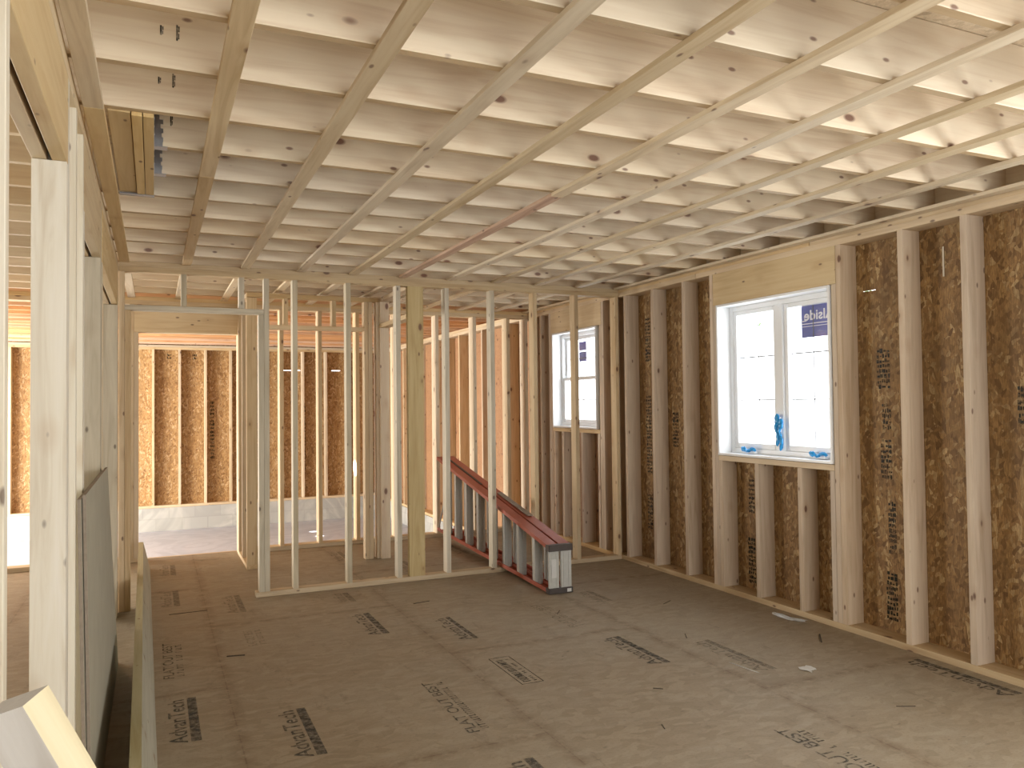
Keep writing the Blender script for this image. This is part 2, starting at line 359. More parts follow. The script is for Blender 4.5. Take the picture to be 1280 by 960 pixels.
# small boxed stamp
L_ = [(1.713, 1.717, 3.70, 4.15, .0012, .0016), (1.833, 1.837, 3.70, 4.15, .0012, .0016), (1.713, 1.837, 3.70, 3.704, .0012, .0016), (1.713, 1.837, 4.146, 4.15, .0012, .0016)]
u_ = 3.73
while u_ < 4.10:   # worn, unreadable strokes
    d_ = rs.uniform(.008, .02); L_.append((1.735, 1.778, u_, u_ + d_ * .55, .0012, .0016))
    if rs.random() < .6: L_.append((1.735 if rs.random() < .5 else 1.770, 1.743 if rs.random() < .5 else 1.778, u_, u_ + d_, .0013, .0017))
    if rs.random() < .6: L_.append((1.795, 1.812, u_, u_ + d_ * .5, .0012, .0016))
    u_ += d_ + .007
boxes('printed_stamp', L_, 'ink', floor)['label'] = 'boxed grade stamp on the floor panel'
def blob_stamp(x0, x1, y0, y1, z0, z1, axis, nrows, seed, parent, mat='inkblack'):
    """worn vertical ink marks on the sheathing, axis = plane the marks lie in"""
    rr = random.Random(seed); L = []
    for k in range(nrows):
        zz = z0 + (z1 - z0) * k / nrows; hgt = (z1 - z0) / nrows
        n_ = rr.randint(3, 6)
        for j in range(n_):
            if axis == 'x':
                a = y0 + (y1 - y0) * j / n_; bb = a + (y1 - y0) / n_ * rr.uniform(.45, .9)
                L.append((x0, x0 + .0012, a, bb, zz + rr.uniform(0, .3) * hgt, zz + hgt * rr.uniform(.5, .95)))
            else:
                a = x0 + (x1 - x0) * j / n_; bb = a + (x1 - x0) / n_ * rr.uniform(.45, .9)
                L.append((a, bb, y0, y0 + .0012, zz + rr.uniform(0, .3) * hgt, zz + hgt * rr.uniform(.5, .95)))
    return boxes('printed_stamp', L, mat, parent)
wr = bpy.data.objects['wall_right']; wb = bpy.data.objects['wall_back_garage']; wf = bpy.data.objects['wall_right_far']
for i, (y, z0, z1, w_) in enumerate([(3.40, .10, .40, .05), (3.40, .50, .82, .035), (3.42, 1.50, 1.75, .06), (3.42, .95, 1.2, .05), (3.42, 1.25, 1.42, .04),
                              (4.63, .08, .42, .05), (4.63, .60, .86, .04), (2.6, 1.3, 1.5, .03), (5.55, 1.05, 1.35, .05), (5.95, .3, .62, .05), (5.95, .8, 1.5, .05), (5.95, 1.8, 2.2, .05)]):
    blob_stamp(XS - .0014, 0, y, y + w_ * 1.6, z0, z1, 'x', max(3, int((z1 - z0) / .03)), i, wr, 'inkblack' if i in (0, 5) else 'ink')
for i, (x, z0, z1) in enumerate([(.88, .55, 1.55), (2.42, .3, 1.5), (.60, 2.25, 2.36), (.2, 2.25, 2.36)]):
    blob_stamp(x, x + .07, 14.5486, 0, z0, z1, 'y', max(2, int((z1 - z0) / .06)), 40 + i, wb)

o_ = board('pale_strand', (XS - .002, XS - .0005), (-.006, .006), (0, .17), 'white', parent=wr); o_.location = (XS - .0012, 3.045, 2.21); o_.rotation_euler = (R(8), R(90), 0)
# ------------------------------------------------------------------ framing helpers
def stud_z(name, x, y, z0, z1, mat, label, cat='stud', group=None):
    return board(name, x, y, (z0, z1), mat, label, cat, group)

ST0, ST1 = PL, H - 2 * PL    # stud bottom, top
def rb(a): return (a, a + .038)

# ---- right wall, 2x6
G = 'studs of the outer wall on the right'
def rstud(y, label, z0=ST0, z1=ST1, name='wall_stud', mat='rstud', group=G):
    return board(name, (XR, XS - .001), rb(y), (z0, z1), mat, label, 'stud', group)
board('bottom_plate', (XR, XS), (1.0, 6.245), (0, PL), 'plate', 'long yellow bottom plate along the foot of the right wall', 'plate')
board('bottom_plate', (XR, XS), (6.249, 8.19), (0, PL), 'plate', 'bottom plate under the small far window, behind the stud partition', 'plate')
board('top_plate', (XR, XS), (1.0, 5.1), (H - 2 * PL, H - PL), 'plate', 'lower top plate of the right wall, resting on its near studs', 'plate', 'top plates of the right wall')
board('top_plate', (XR, XS), (5.104, 8.19), (H - 2 * PL, H - PL), 'plate', 'lower top plate of the right wall, on the far studs and small window header', 'plate', 'top plates of the right wall')
board('top_plate', (XR, XS), (1.0, 3.9), (H - PL, H), 'plate', 'upper top plate of the right wall, near piece at the picture edge', 'plate', 'top plates of the right wall')
board('top_plate', (XR, XS), (3.904, 8.19), (H - PL, H), 'plate', 'upper top plate of the right wall, far piece from the window to the back', 'plate', 'top plates of the right wall')
rstud(2.39, 'right wall stud at the right picture edge, first from the camera')
rstud(2.803, 'right wall stud, nearest wholly visible one, two bays right of the big window')
rstud(3.195, 'grey-stained right wall stud midway between big window and right picture edge')
rstud(3.652, 'right wall king stud with reddish knots just right of the big window')
rstud(3.691, 'short jack stud carrying the right end of the big window header', z1=2.17, name='jack_stud', group='jack studs of the right wall')
rstud(4.857, 'short jack stud carrying the left end of the big window header', z1=2.17, name='jack_stud', group='jack studs of the right wall')
rstud(4.896, 'right wall king stud just left of the big window')
rstud(5.251, 'right wall stud, first one left of the big window pair')
rstud(5.693, 'right wall stud with two reddish knots, second one left of the big window')
rstud(6.127, 'right wall stud, third left of the big window, last before the partition')
rstud(6.345, 'right wall stud right behind the end of the front partition')
rstud(6.53, 'right wall king stud just right of the small far window')
rstud(6.571, 'short jack stud right of the small far window', z1=2.19, name='jack_stud', group='jack studs of the right wall')
rstud(7.60, 'short jack stud left of the small far window', z1=2.19, name='jack_stud', group='jack studs of the right wall')
rstud(7.64, 'right wall king stud just left of the small far window')
rstud(7.86, 'dark right wall stud, first one left of the small far window pair')
rstud(8.14, 'right wall stud in the corner with the rear partition')
board('header_beam', (XR, XS - .001), (3.692, 4.894), (2.171, ST1), 'yellow', 'plain yellow wooden header above the big double window', 'beam', 'window headers')
board('header_beam', (XR, XS - .001), (6.572, 7.638), (2.191, ST1), 'yellow', 'plain yellow wooden header above the small far window', 'beam', 'window headers')
board('window_sill_plate', (XR, XS - .001), (3.731, 4.856), (.988, 1.026), 'plate', 'flat sill plate directly under the big double window', 'plate')
board('window_sill_plate', (XR, XS - .001), (6.611, 7.598), (1.138, 1.176), 'plate', 'flat sill plate directly under the small far window', 'plate')
for y, l in [(4.817, 'cripple stud under the big window, leftmost, against the jack'), (4.425, 'cripple stud under the big window, second from the left'),
             (4.012, 'knotty cripple stud under the big window, third from the left'), (3.731, 'cripple stud under the big window, rightmost')]:
    rstud(y, l, z1=.987, name='cripple_stud', group='cripple studs under the big window')
for y, l in [(7.55, 'cripple stud under the small far window, leftmost'), (7.36, 'cripple stud under the small far window, second from the left'),
             (6.95, 'cripple stud under the small far window, second from the right'), (6.62, 'cripple stud under the small far window, rightmost')]:
    rstud(y, l, z1=1.137, name='cripple_stud', group='cripple studs under the small window')

# ---- front partition, 2x4
G = 'studs of the front partition'
PY = (YP, YP + .089)
board('bottom_plate', (.70, XR - .001), PY, (0, PL), 'stud', 'bottom plate of the front partition on the floor, crossed by the ladder', 'plate')
board('top_plate', (XL + .002, XR - .001), PY, (H - 2 * PL, H - PL), 'plate', 'lower of two top plates running the length of the front partition', 'plate')
board('top_plate', (XL + .002, XR - .001), PY, (H - PL, H), 'plate', 'upper of two top plates running the length of the front partition', 'plate')
def pstud(xr, label, z0=ST0, z1=ST1, name='wall_stud', mat='stud', group=G, w=.038, y=PY):
    return board(name, (xr - w, xr), y, (z0, z1), mat, label, 'stud', group)
pstud(.762, 'pale partition stud framing the right side of the wide doorway', z1=2.135, mat='studgrey', z0=PL)
pstud(.801, 'grey full-height end stud of the front partition, right of the doorway jack', mat='studgrey')
names = ['first narrow stud right of the partition end, grey', 'second narrow stud right of the partition end', 'stud just left of the wide post in the front partition',
         'first stud right of the wide post, left of the ladder top', 'stud directly in front of the leaning ladder middle', 'stud right of the ladder, second from the small window',
         'stud standing in front of the small far window']
for x, l, m_ in zip((1.013, 1.428, 1.836, 2.256, 2.670, 3.078, 3.492), names, ('studgrey', 'studgrey', 'studgrey', 'studgrey', 'studgrey', 'stud', 'stud')):
    pstud(x, 'front partition ' + l, mat=m_)
pstud(3.918, 'last stud of the front partition, against the right wall')
board('wide_post', (1.896, 2.030), (YP, YP + .05), (ST0, ST1), 'post', 'wide yellow-brown plank post in the front partition, twice as wide as its neighbours', 'post')
board('door_header_plate', (-.19, .762), PY, (2.137, 2.175), 'studgrey', 'flat plate over the wide doorway in the front partition', 'plate')
for x, l in ((.219, 'left of the two short cripples over the wide doorway'), (.621, 'right of the two short cripples over the wide doorway')):
    pstud(x, l, z0=2.176, name='cripple_stud', mat='studgrey', group='cripples over the wide doorway')
board('wall_stud', (-.229, -.191), PY, (0.0, ST1), 'stud', 'knotty partition stud against the left wall, left of the wide doorway', 'stud', G)
board('jack_stud', (-.190, -.152), PY, (0.0, 2.136), 'stud', 'short jack stud at the left side of the wide doorway', 'stud', G)

# ---- closet walls behind
G = 'studs of the closet walls'
CY = (7.33, 7.419)
board('bottom_plate', (.748, .837), (7.36, 8.19), (0, PL), 'stud', 'short bottom plate running back beside the rear doorway', 'plate')
board('top_plate', (.748, .837), (7.422, 8.198), (H - 2 * PL, H - PL), 'stud', 'short top plate running back above the closet side wall', 'plate')
board('wall_stud', (.748, .837), (7.36, 7.398), (PL, 2.4112), 'stud', 'bright-edged corner stud at the near end of the closet side wall', 'stud', G)
board('wall_stud', (.748, .837), (7.75, 7.788), (PL, ST1), 'stud', 'middle stud of the closet side wall', 'stud', G)
board('wall_stud', (.748, .837), (8.10, 8.138), (PL, ST1), 'stud', 'rear stud of the closet side wall, beside the rear doorway', 'stud', G)
board('door_header_plate', (.84, 1.80), CY, (2.131, 2.169), 'plate', 'flat plate over the closet doorway in the middle distance', 'plate')
board('top_plate', (.748, 2.03), CY, (2.4116, 2.4496), 'plate', 'top plate across the closet doorway', 'plate')
for x, l in ((1.104, 'left short cripple over the closet doorway'), (1.537, 'right short cripple over the closet doorway')):
    board('cripple_stud', (x - .038, x), CY, (2.17, 2.4105), 'stud', l, 'stud', 'cripples over the closet doorway')
for x, z1, l, m_ in ((1.838, 2.4105, 'bright-edged jack stud right of the closet doorway, leftmost of the cluster', 'stud'), (1.878, 2.4105, 'second stud of the cluster right of the closet doorway', 'pink'),
                (1.95, 2.4105, 'third stud of the cluster right of the closet doorway', 'pink'), (2.028, 2.4105, 'weathered stud at the right end of the cluster beside the closet doorway', 'pink')):
    board('wall_stud', (x - .038, x), CY, (0, z1), m_, l, 'stud', G)
board('door_header_plate', (1.94, 2.028), (6.345, 7.325), (2.165, 2.203), 'stud', 'bright plate running from the wide post back to the closet cluster', 'plate')
board('top_plate', (1.94, 2.028), (6.345, 7.325), (H - 2 * PL, H - PL), 'stud', 'top plate running from the wide post back to the closet cluster', 'plate')
board('cripple_stud', (1.94, 2.028), (6.36, 6.398), (2.2035, ST1), 'stud', 'cripple standing on the bright plate close behind the wide post', 'stud')
board('cripple_stud', (1.94, 2.028), (7.286, 7.324), (2.2035, ST1), 'pink', 'cripple standing on the bright plate by the closet cluster', 'stud')
board('wall_stud', (1.94, 2.028), (7.286, 7.324), (0, 2.164), 'pink', 'jack stud in front of the closet cluster under the bright plate', 'stud', G)

# ---- rear partition towards the garage
G = 'studs of the rear partition'
RY = (Y2, Y2 + .14)
board('bottom_plate', (.752, XR - .001), RY, (0, PL), 'plate', 'bottom plate of the rear partition, right of the rear doorway', 'plate')
board('bottom_plate', (-4.49, -.134), RY, (0, PL), 'plate', 'bottom plate of the rear partition seen through the left opening', 'plate')
board('top_plate', (-4.49, XR - .001), RY, (H - 2 * PL, H - PL), 'plate', 'lower top plate of the rear partition next to the garage', 'plate')
board('top_plate', (-4.49, XR - .001), RY, (H - PL, H), 'plate', 'upper top plate of the rear partition next to the garage', 'plate')
board('header_beam', (-.171, .789), RY, (2.150, 2.36), 'yellow', 'yellow wooden header over the rear doorway to the garage', 'beam')
board('header_plate', (-.171, .789), RY, (2.361, 2.4105), 'plate', 'flat plate lying on the header of the rear doorway', 'plate')
for xr, z1, l in ((-.133, 2.149, 'short jack stud at the left side of the rear doorway'), (-.172, 2.411, 'king stud at the left side of the rear doorway'),
                 (.789, 2.149, 'short jack stud with bright edge at the right side of the rear doorway'), (.828, 2.411, 'king stud at the right side of the rear doorway')):
    board('jack_stud' if z1 < 2.2 else 'wall_stud', (xr - .038, xr), RY, (PL if xr > .7 else PL, z1), 'stud', l, 'stud', G)
for k, xr in enumerate((1.19, 1.572, 1.960, 2.37, 2.838, 3.279, 3.689, 3.915)):
    board('wall_stud', (xr - .038, xr), RY, (PL, ST1), 'stud', 'rear partition stud, %s to the right of the rear doorway' % ORD[k], 'stud', G)
for k, xr in enumerate((-.55, -.80)):
    board('wall_stud', (xr - .038, xr), RY, (PL, ST1), 'stud', 'rear partition stud, %s to the left of the rear doorway' % ORD[k], 'stud', G)

# ---- left wall with openings
G = 'posts of the left wall'
XW = (XL - .089, XL)
def lstud(y, z1, name, label, mat='white', z0=0):
    return board(name, XW, rb(y), (z0, z1), mat, label, 'post', G)
OPZ = 2.15
lstud(1.57, OPZ, 'jack_stud', 'pale near post at the far left picture edge')
lstud(2.60, OPZ, 'jack_stud', 'large pale knotty post nearest the camera on the left, right side of the first opening')
lstud(2.639, ST1, 'wall_stud', 'king stud pressed behind the large pale post on the left')
lstud(2.90, ST1, 'wall_stud', 'middle stud between the first and second left openings')
lstud(3.174, ST1, 'wall_stud', 'pale king stud before the second left opening')
lstud(3.213, OPZ, 'jack_stud', 'jack stud at the near side of the second left opening')
lstud(4.20, OPZ, 'jack_stud', 'grey post at the far side of the second left opening, behind the leaning sheet', 'studgrey')
lstud(4.239, ST1, 'wall_stud', 'king stud behind the grey post of the second left opening', 'studgrey')
lstud(4.338, OPZ, 'jack_stud', 'jack stud at the near side of the third left opening', 'studgrey')
lstud(6.08, OPZ, 'jack_stud', 'post at the far side of the third left opening, next to the partition', 'studgrey')
lstud(6.119, ST1, 'wall_stud', 'king stud in the left wall next to the partition', 'stud')
lstud(6.205, ST1, 'wall_stud', 'corner stud where left wall and partition meet', 'stud')
def header(y0, y1, label):
    e = empty('header_beam', (XL - .045, (y0 + y1) / 2, OPZ + .13), label, 'beam', 'headers of the left wall openings')
    board('beam_ply', (XL - .038, XL), (y0, y1), (OPZ + .001, ST1 - .001), 'yellow', parent=e)
    board('beam_ply', (XL - .089, XL - .051), (y0, y1), (OPZ + .001, ST1 - .001), 'yellow', parent=e)
header(1.571, 2.638, 'two-ply header over the nearest left opening')
header(3.213, 4.238, 'two-ply header over the second left opening')
header(4.339, 6.118, 'two-ply header over the third left opening, up to the partition')
board('top_plate', XW, (.6, YP + .089), (H - 2 * PL, H - PL), 'yellow', 'lower top plate along the left wall over the headers', 'plate')
board('top_plate', (XL - .089, XL - .004), (.6, YP + .089), (H - PL, H), 'yellow', 'upper top plate along the left wall touching the joists', 'plate')

# ------------------------------------------------------------------ ceiling
JH = .235
G = 'joists over the main room'
k0 = -3
for k in range(k0, 15):
    y = 2.261 + .4064 * k
    if y > 8.15: break
    x0 = -.300
    if k in (3, 4): x0 = .003
    i = k - k0
    vis = {0: 'overhead joist at the top picture edge'}.get(k)
    if k < 0: lab = 'overhead joist in front of the picture top, %s before the visible ones' % ORD[-k - 1]
    elif k in (3, 4): lab = 'overhead joist hung in a steel hanger on the stair beam, %s of two' % ('nearer' if k == 3 else 'farther')
    else: lab = 'overhead joist running across the room, %s from the top of the picture' % ORD[k]
    jo = board('ceiling_joist', (x0, XS - .042), (y - .019, y + .019), (H + .0005, H + JH), 'pink', lab, 'joist', G, bevel=.003)
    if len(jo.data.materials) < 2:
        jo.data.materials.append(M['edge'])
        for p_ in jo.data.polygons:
            if p_.normal.z < -.9: p_.material_index = 1  # undersides only: painted shade
    for (kk_, mx_, mz_, hh_) in ((1, .067, .09, .05), (1, .021, .10, .03), (2, .064, .093, .05), (2, .017, .10, .025), (3, .064, .088, .045)):
        if kk_ == k:
            xx_ = mx_; zz_ = H + mz_
            boxes('grade_mark', [(xx_ - .004, xx_ + .001, y - .0202, y - .0192, zz_, zz_ + hh_), (xx_ + .002, xx_ + .005, y - .0202, y - .0192, zz_ + hh_ * .1, zz_ + hh_ * .45), (xx_ + .002, xx_ + .006, y - .0202, y - .0192, zz_ + hh_ * .55, zz_ + hh_ * .9)], 'ink', jo)
G = 'joists over the left side room'
for k in range(3, 15):
    y = 2.261 + .4064 * k + .0395
    if y > 8.15: break
    board('ceiling_joist', (-4.49, XL - .02), (y - .019, y + .019), (H + .0005, H + JH), 'pink', 'joist over the left side room, %s from the camera' % ORD[k - 3], 'joist', G)
G = 'garage ceiling joists'
for k in range(15):
    y = 8.52 + .4064 * k
    if y > 14.5: break
    board('ceiling_joist', (-4.49, XS - .002), (y - .019, y + .019), (H + .0005, H + JH), 'orange', 'orange-lit garage ceiling joist, %s behind the rear partition' % ORD[k], 'joist', G)
G = 'furring strips under the joists of the main room'
z = (H - .019, H)
sn = ['against the left wall', 'first from the left wall edge', 'second from the left', 'third from the left', 'fourth from the left', 'fifth from the left', 'sixth from the left', 'seventh from the left', 'eighth from the left', 'ninth from the left', 'against the right wall']
for i in range(11):
    xr = -.158 + .4064 * i
    xx = (xr - .064, xr) if i < 10 else (xr - .064, xr)
    if i == 5:
        board('ceiling_furring', xx, (.2, 3.50), z, 'strap', 'pale near half of the furring strip in the middle of the ceiling', 'strip', G)
        board('ceiling_furring', xx, (3.502, 6.20), z, 'strapred', 'reddish far half of the furring strip in the middle of the ceiling', 'strip', G)
    elif i == 0:
        board('ceiling_furring', xx, (.2, 3.05), z, 'strap', 'near piece of the furring strip along the left wall', 'strip', G)
        board('ceiling_furring', xx, (3.052, 6.20), z, 'yellow', 'stained far piece of the furring strip along the left wall', 'strip', G)
    elif i == 1:
        board('ceiling_furring', xx, (.2, 3.78), z, 'strap', 'near piece of the first furring strip right of the stair beam', 'strip', G)
        board('ceiling_furring', xx, (3.782, 6.20), z, 'plate', 'darker far piece of the first furring strip right of the stair beam', 'strip', G)
    else:
        board('ceiling_furring', xx, (.2, 6.20), z, 'strap', 'pale ceiling furring strip running to the partition, %s' % sn[i], 'strip', G)
G = 'furring strips behind the front partition'
for i in range(11):
    xr = -.158 + .4064 * i
    board('ceiling_furring', (xr - .064, xr), (YP + .10, Y2 - .02), z, 'strap', 'short furring strip behind the front partition, %s' % (sn[i] if i in (0, 10) else sn[i].replace('from the left wall edge', 'from the left')), 'strip', G)

board('rim_joist', (XS - .041, XS - .001), (.9, 8.19), (H + .0005, H + JH), 'pink', 'rim board closing the joist ends above the right wall', 'joist')
# stair beam with plies and hangers
sb = empty('stair_beam', (-.06, 3.68, H + .1), 'boxed beam of several yellow plies in the ceiling beside the left wall', 'beam')
BY = (3.095, 4.232)
board('beam_ply', (-.036, 0), BY, (H - .012, H + JH), 'yellow', parent=sb)
board('beam_ply', (-.074, -.039), BY, (H - .012, H + JH), 'yellow', parent=sb)
board('beam_ply', (-.150, -.077), BY, (H - .004, H + JH), 'yellow', parent=sb)
hg0 = empty('joist_hanger', (-.06, 4.252, H), 'flat steel hanger seat at the far end of the ceiling stair beam', 'hanger', 'steel joist hangers')
boxes('seat', [(-.152, .002, 4.234, 4.27, H - .014, H - .012), (-.152, .002, 4.268, 4.2715, H - .014, H + .0)], 'galv', hg0)
for k, y in ((3, 2.261 + 3 * .4064), (4, 2.261 + 4 * .4064)):
    hg = empty('joist_hanger', (.02, y, H), 'galvanized joist hanger on the stair beam side, %s of two' % ('nearer' if k == 3 else 'farther'), 'hanger', 'steel joist hangers')
    boxes('seat', [(.001, .05, y - .023, y + .023, H - .003, H - .0005)], 'galv', hg)
    for s, nm in ((-1, 0), (1, 0)):
        Lx = [(.001, .034 if q % 2 else .016 + .004 * (4 - q // 2), y + s * .0215 - .001, y + s * .0215 + .001, H + .018 * q, H + .018 * (q + 1)) for q in range(9)]
        boxes('side_plate', Lx, 'galv', hg)
        # flange with nail holes: comb of strips
        f0 = y + s * .023; f1 = y + s * .062
        a, b_ = min(f0, f1), max(f0, f1); L = [(.0005, .003, a, a + (b_ - a) * .35, H, H + .16)] if s > 0 else [(.0005, .003, b_ - (b_ - a) * .35, b_, H, H + .16)]
        for q in range(5):
            zz = H + .004 + q * .032
            L.append((.0005, .003, a, b_, zz, zz + .018))
        boxes('nailing_flange', L, 'galv', hg)

# ------------------------------------------------------------------ garage walls
G = 'studs of the garage back wall'
GYr = (YG, 14.545)
board('bottom_plate', (-4.48, 3.9), GYr, (CT, CT + PL), 'plate', 'bottom plate of the garage back wall on the concrete curb', 'plate')
board('top_plate', (-4.48, 3.9), GYr, (H - 2 * PL, H - PL), 'plate', 'lower top plate of the garage back wall', 'plate')
board('top_plate', (-4.48, 3.9), GYr, (H - PL, H), 'plate', 'upper top plate of the garage back wall', 'plate')
kk = 0
for k in range(-6, 10):
    x = -.03 + .4064 * k
    if x > 3.85: break
    lab = 'garage back wall stud seen through the rear doorway, %s from its left side' % ORD[k] if 0 <= k <= 3 else ('garage back wall stud, %s right of the rear doorway view' % ORD[k - 4] if k > 3 else 'garage back wall stud, %s left of the rear doorway view' % ORD[-k - 1])
    if k < 0 and k > -4: continue
    board('wall_stud', (x, x + .038), GYr, (CT + PL, ST1), 'stud', lab, 'stud', G)
G = 'studs of the garage right wall'
board('bottom_plate', (XR, XS - .001), (8.41, 14.39), (-.30, -.262), 'plate', 'bottom plate of the garage right wall on its curb', 'plate')
board('top_plate', (XR, XS - .001), (8.345, 14.39), (H - 2 * PL, H - PL), 'stud', 'bright lower top plate of the garage right wall', 'plate')
board('top_plate', (XR, XS - .001), (8.345, 14.39), (H - PL, H), 'stud', 'bright upper top plate of the garage right wall', 'plate')
for k, y in enumerate((8.75, 9.60, 10.45, 11.0, 11.62, 12.4, 13.2, 14.1)):
    board('wall_stud', (XR, XS - .001), (y, y + .038), (-.261, ST1), 'stud', 'garage right wall stud, %s behind the rear partition' % ORD[k], 'stud', G)

# ------------------------------------------------------------------ windows
def frame_boxes(x0, x1, ya, yb, za, zb, w, wb=None, wt=None):
    wb = wb or w; wt = wt or w
    return [(x0, x1, ya, ya + w, za, zb), (x0, x1, yb - w, yb, za, zb), (x0, x1, ya + w, yb - w, za, za + wb), (x0, x1, ya + w, yb - w, zb - wt, zb)]
def blue_lever(parent, x, y, z, seed):
    rr = random.Random(seed); bm = bmesh.new()
    pts = [(0, -.075, 0), (.012, -.05, .012), (.0, -.02, .004), (.012, .0, -.008), (-.004, .025, -.002), (.006, .045, .012), (0, .06, .0)]
    for i in range(len(pts) - 1):
        a, b_ = Vector(pts[i]), Vector(pts[i + 1]); c = (a + b_) / 2
        r_ = bmesh.ops.create_icosphere(bm, subdivisions=2, radius=1, matrix=Matrix.Translation(c) @ Matrix.Rotation(math.atan2(b_.z - a.z, b_.y - a.y), 4, 'X') @ Matrix.Diagonal((.012, (b_ - a).length * .75, .011 + (.008 if i > 3 else 0), 1)))
        for v in r_['verts']: v.co += Vector((rr.uniform(-1, 1), rr.uniform(-1, 1), rr.uniform(-1, 1))) * .003
    me = bpy.data.meshes.new('blue_wrap'); bm.to_mesh(me); bm.free()
    o = link('blue_wrap', me, M['blue'], parent); o.location = Vector((x, y, z)) - parent.location; o['label'] = 'bright blue plastic wrap'
    return o
# window 1
ya, yb, za, zb = W1
w1 = empty('window_1', (XR, (ya + yb) / 2, za), kind='structure')
boxes('jamb', frame_boxes(XR - .012, XS + .02, ya + .002, yb - .002, za, zb, .016), 'vinyl', w1, bevel=.001)
boxes('frame', frame_boxes(XS - .035, XS + .03, ya + .018, yb - .018, za + .016, zb - .016, .038), 'vinyl', w1, bevel=.003)
ym = 4.30
boxes('mullion', [(XS - .045, XS + .03, ym - .035, ym + .035, za + .05, zb - .05)], 'vinyl', w1, bevel=.004)
for (a, b_) in ((ya + .056, ym - .035), (ym + .035, yb - .056)):
    sash = boxes('sash', frame_boxes(XS - .03, XS + .02, a, b_, za + .054, zb - .054, .035, .04, .032), 'vinyl', w1, bevel=.004)
    boxes('pane', [(XS + .0, XS + .004, a + .035, b_ - .035, za + .094, zb - .086)], 'glass', sash)
    L = []; zz0, zz1 = za + .094, zb - .086; yy0, yy1 = a + .035, b_ - .035
    for t in (1 / 3, 2 / 3): L.append((XS + .006, XS + .010, yy0, yy1, zz0 + (zz1 - zz0) * t - .004, zz0 + (zz1 - zz0) * t + .004))
    L.append((XS + .006, XS + .0079, (yy0 + yy1) / 2 - .003, (yy0 + yy1) / 2 + .003, zz0, zz1))
    boxes('grid_bar', L, 'gridbar', sash)
# crank handles in blue wrap, lock handle
for y in (4.60, 3.93):
    boxes('crank_handle', [(XS - .065, XS - .035, y - .055, y + .02, za + .018, za + .034), (XS - .075, XS - .05, y - .06, y - .045, za + .02, za + .05)], 'vinyl', w1, bevel=.003)
    blue_lever(w1, XS - .075, y + .01, za + .045, int(y * 10))
lk = boxes('lock_handle', [(XS - .062, XS - .045, ym - .012, ym + .012, 1.13, 1.32)], 'vinyl', w1, bevel=.003)
for (y, z_, s, sd) in ((ym + .012, 1.24, 1.1, 1), (ym - .02, 1.21, 1.0, 2)):
    o = blue_lever(w1, XS - .072, y, z_, sd); o.rotation_euler = (R(90), 0, 0); o.scale = (.8, 1.5, 1.25)
# maker's label on the outside of the right pane, read mirrored from indoors
lb = boxes('pane_label', [(XS + .008, XS + .010, 3.87, 4.135, 1.865, 2.09)], 'labelblue', w1)
cu_parent = lb
def wall_text(body, y0, z0, w, h, x, parent, mat):
    o = text_mesh(body, w, h, 0, (0, 0, 0), M[mat], parent, name='lettering', offset=.02)
    # text faces outdoors (+X): mirrored when read from inside
    o.matrix_local = Matrix.Translation(Vector((x, y0, z0)) - w1.location) @ Matrix(((0, 0, 1, 0), (1, 0, 0, 0), (0, 1, 0, 0), (0, 0, 0, 1)))
    return o
wall_text('Alside', 3.845, 1.980, .265, .07, XS + .0075, lb, 'labelwhite')
boxes('lettering', [(XS + .0070, XS + .0079, 3.87, 4.135, 1.955, 1.961), (XS + .0070, XS + .0079, 3.87, 4.135, 1.938, 1.942), (XS + .0070, XS + .0079, 4.09, 4.13, 1.975, 1.981)], 'labelwhite', lb)
# window 2 double hung
ya, yb, za, zb = W2
w2 = empty('window_2', (XR, (ya + yb) / 2, za), kind='structure')
boxes('jamb', frame_boxes(XR - .012, XS + .02, ya + .002, yb - .002, za, zb, .016), 'vinyl', w2, bevel=.001)
boxes('frame', frame_boxes(XS - .05, XS + .03, ya + .018, yb - .018, za + .016, zb - .016, .035), 'vinyl', w2, bevel=.003)
zm = 1.69
for (a, b_, x0, nm) in ((za + .051, zm + .02, XS - .045, 'lower'), (zm - .02, zb - .051, XS - .01, 'upper')):
    sash = boxes('sash', frame_boxes(x0, x0 + .03, ya + .053, yb - .053, a, b_, .035, .035, .035), 'vinyl', w2, bevel=.004)
    boxes('pane', [(x0 + .012, x0 + .016, ya + .088, yb - .088, a + .035, b_ - .035)], 'glass', sash)
    boxes('grid_bar', [(x0 + .017, x0 + .020, ya + .088, yb - .088, (a + b_) / 2 - .004, (a + b_) / 2 + .004), (x0 + .017, x0 + .020, (ya + yb) / 2 - .004, (ya + yb) / 2 + .004, a + .035, b_ - .035)], 'gridbar', sash)
boxes('pane_label', [(XS + .009, XS + .011, 7.13, 7.27, 1.87, 1.97), (XS + .009, XS + .011, 7.13, 7.27, 1.985, 2.075)], 'labelblue', w2)

# ------------------------------------------------------------------ ladder lying on its side
la = empty('step_ladder', (2.80, 6.6, .05), 'folded red fibreglass step ladder lying on its side across the partition plate', 'ladder')
lo = la.location
def zb_(y): return .004 + .0447 * (y - 5.33)
def zt_(y): return .358 + .205 * (y - 5.33)
def poly(name, rings, mat, parent, closed=True):
    """sweep of quads: rings = list of 4-point rings"""
    bm = bmesh.new(); vr = [[bm.verts.new(Vector(p) - parent.location) for p in r_] for r_ in rings]
    for a, b_ in zip(vr[:-1], vr[1:]):
        for i in range(len(a)): bm.faces.new((a[i], a[(i + 1) % len(a)], b_[(i + 1) % len(a)], b_[i]))
    bm.faces.new(vr[0][::-1]); bm.faces.new(vr[-1])
    bmesh.ops.recalc_face_normals(bm, faces=bm.faces)
    me = bpy.data.meshes.new(name); bm.to_mesh(me); bm.free()
    return link(name, me, M[mat], parent)
YA, YB = 5.36, 7.92
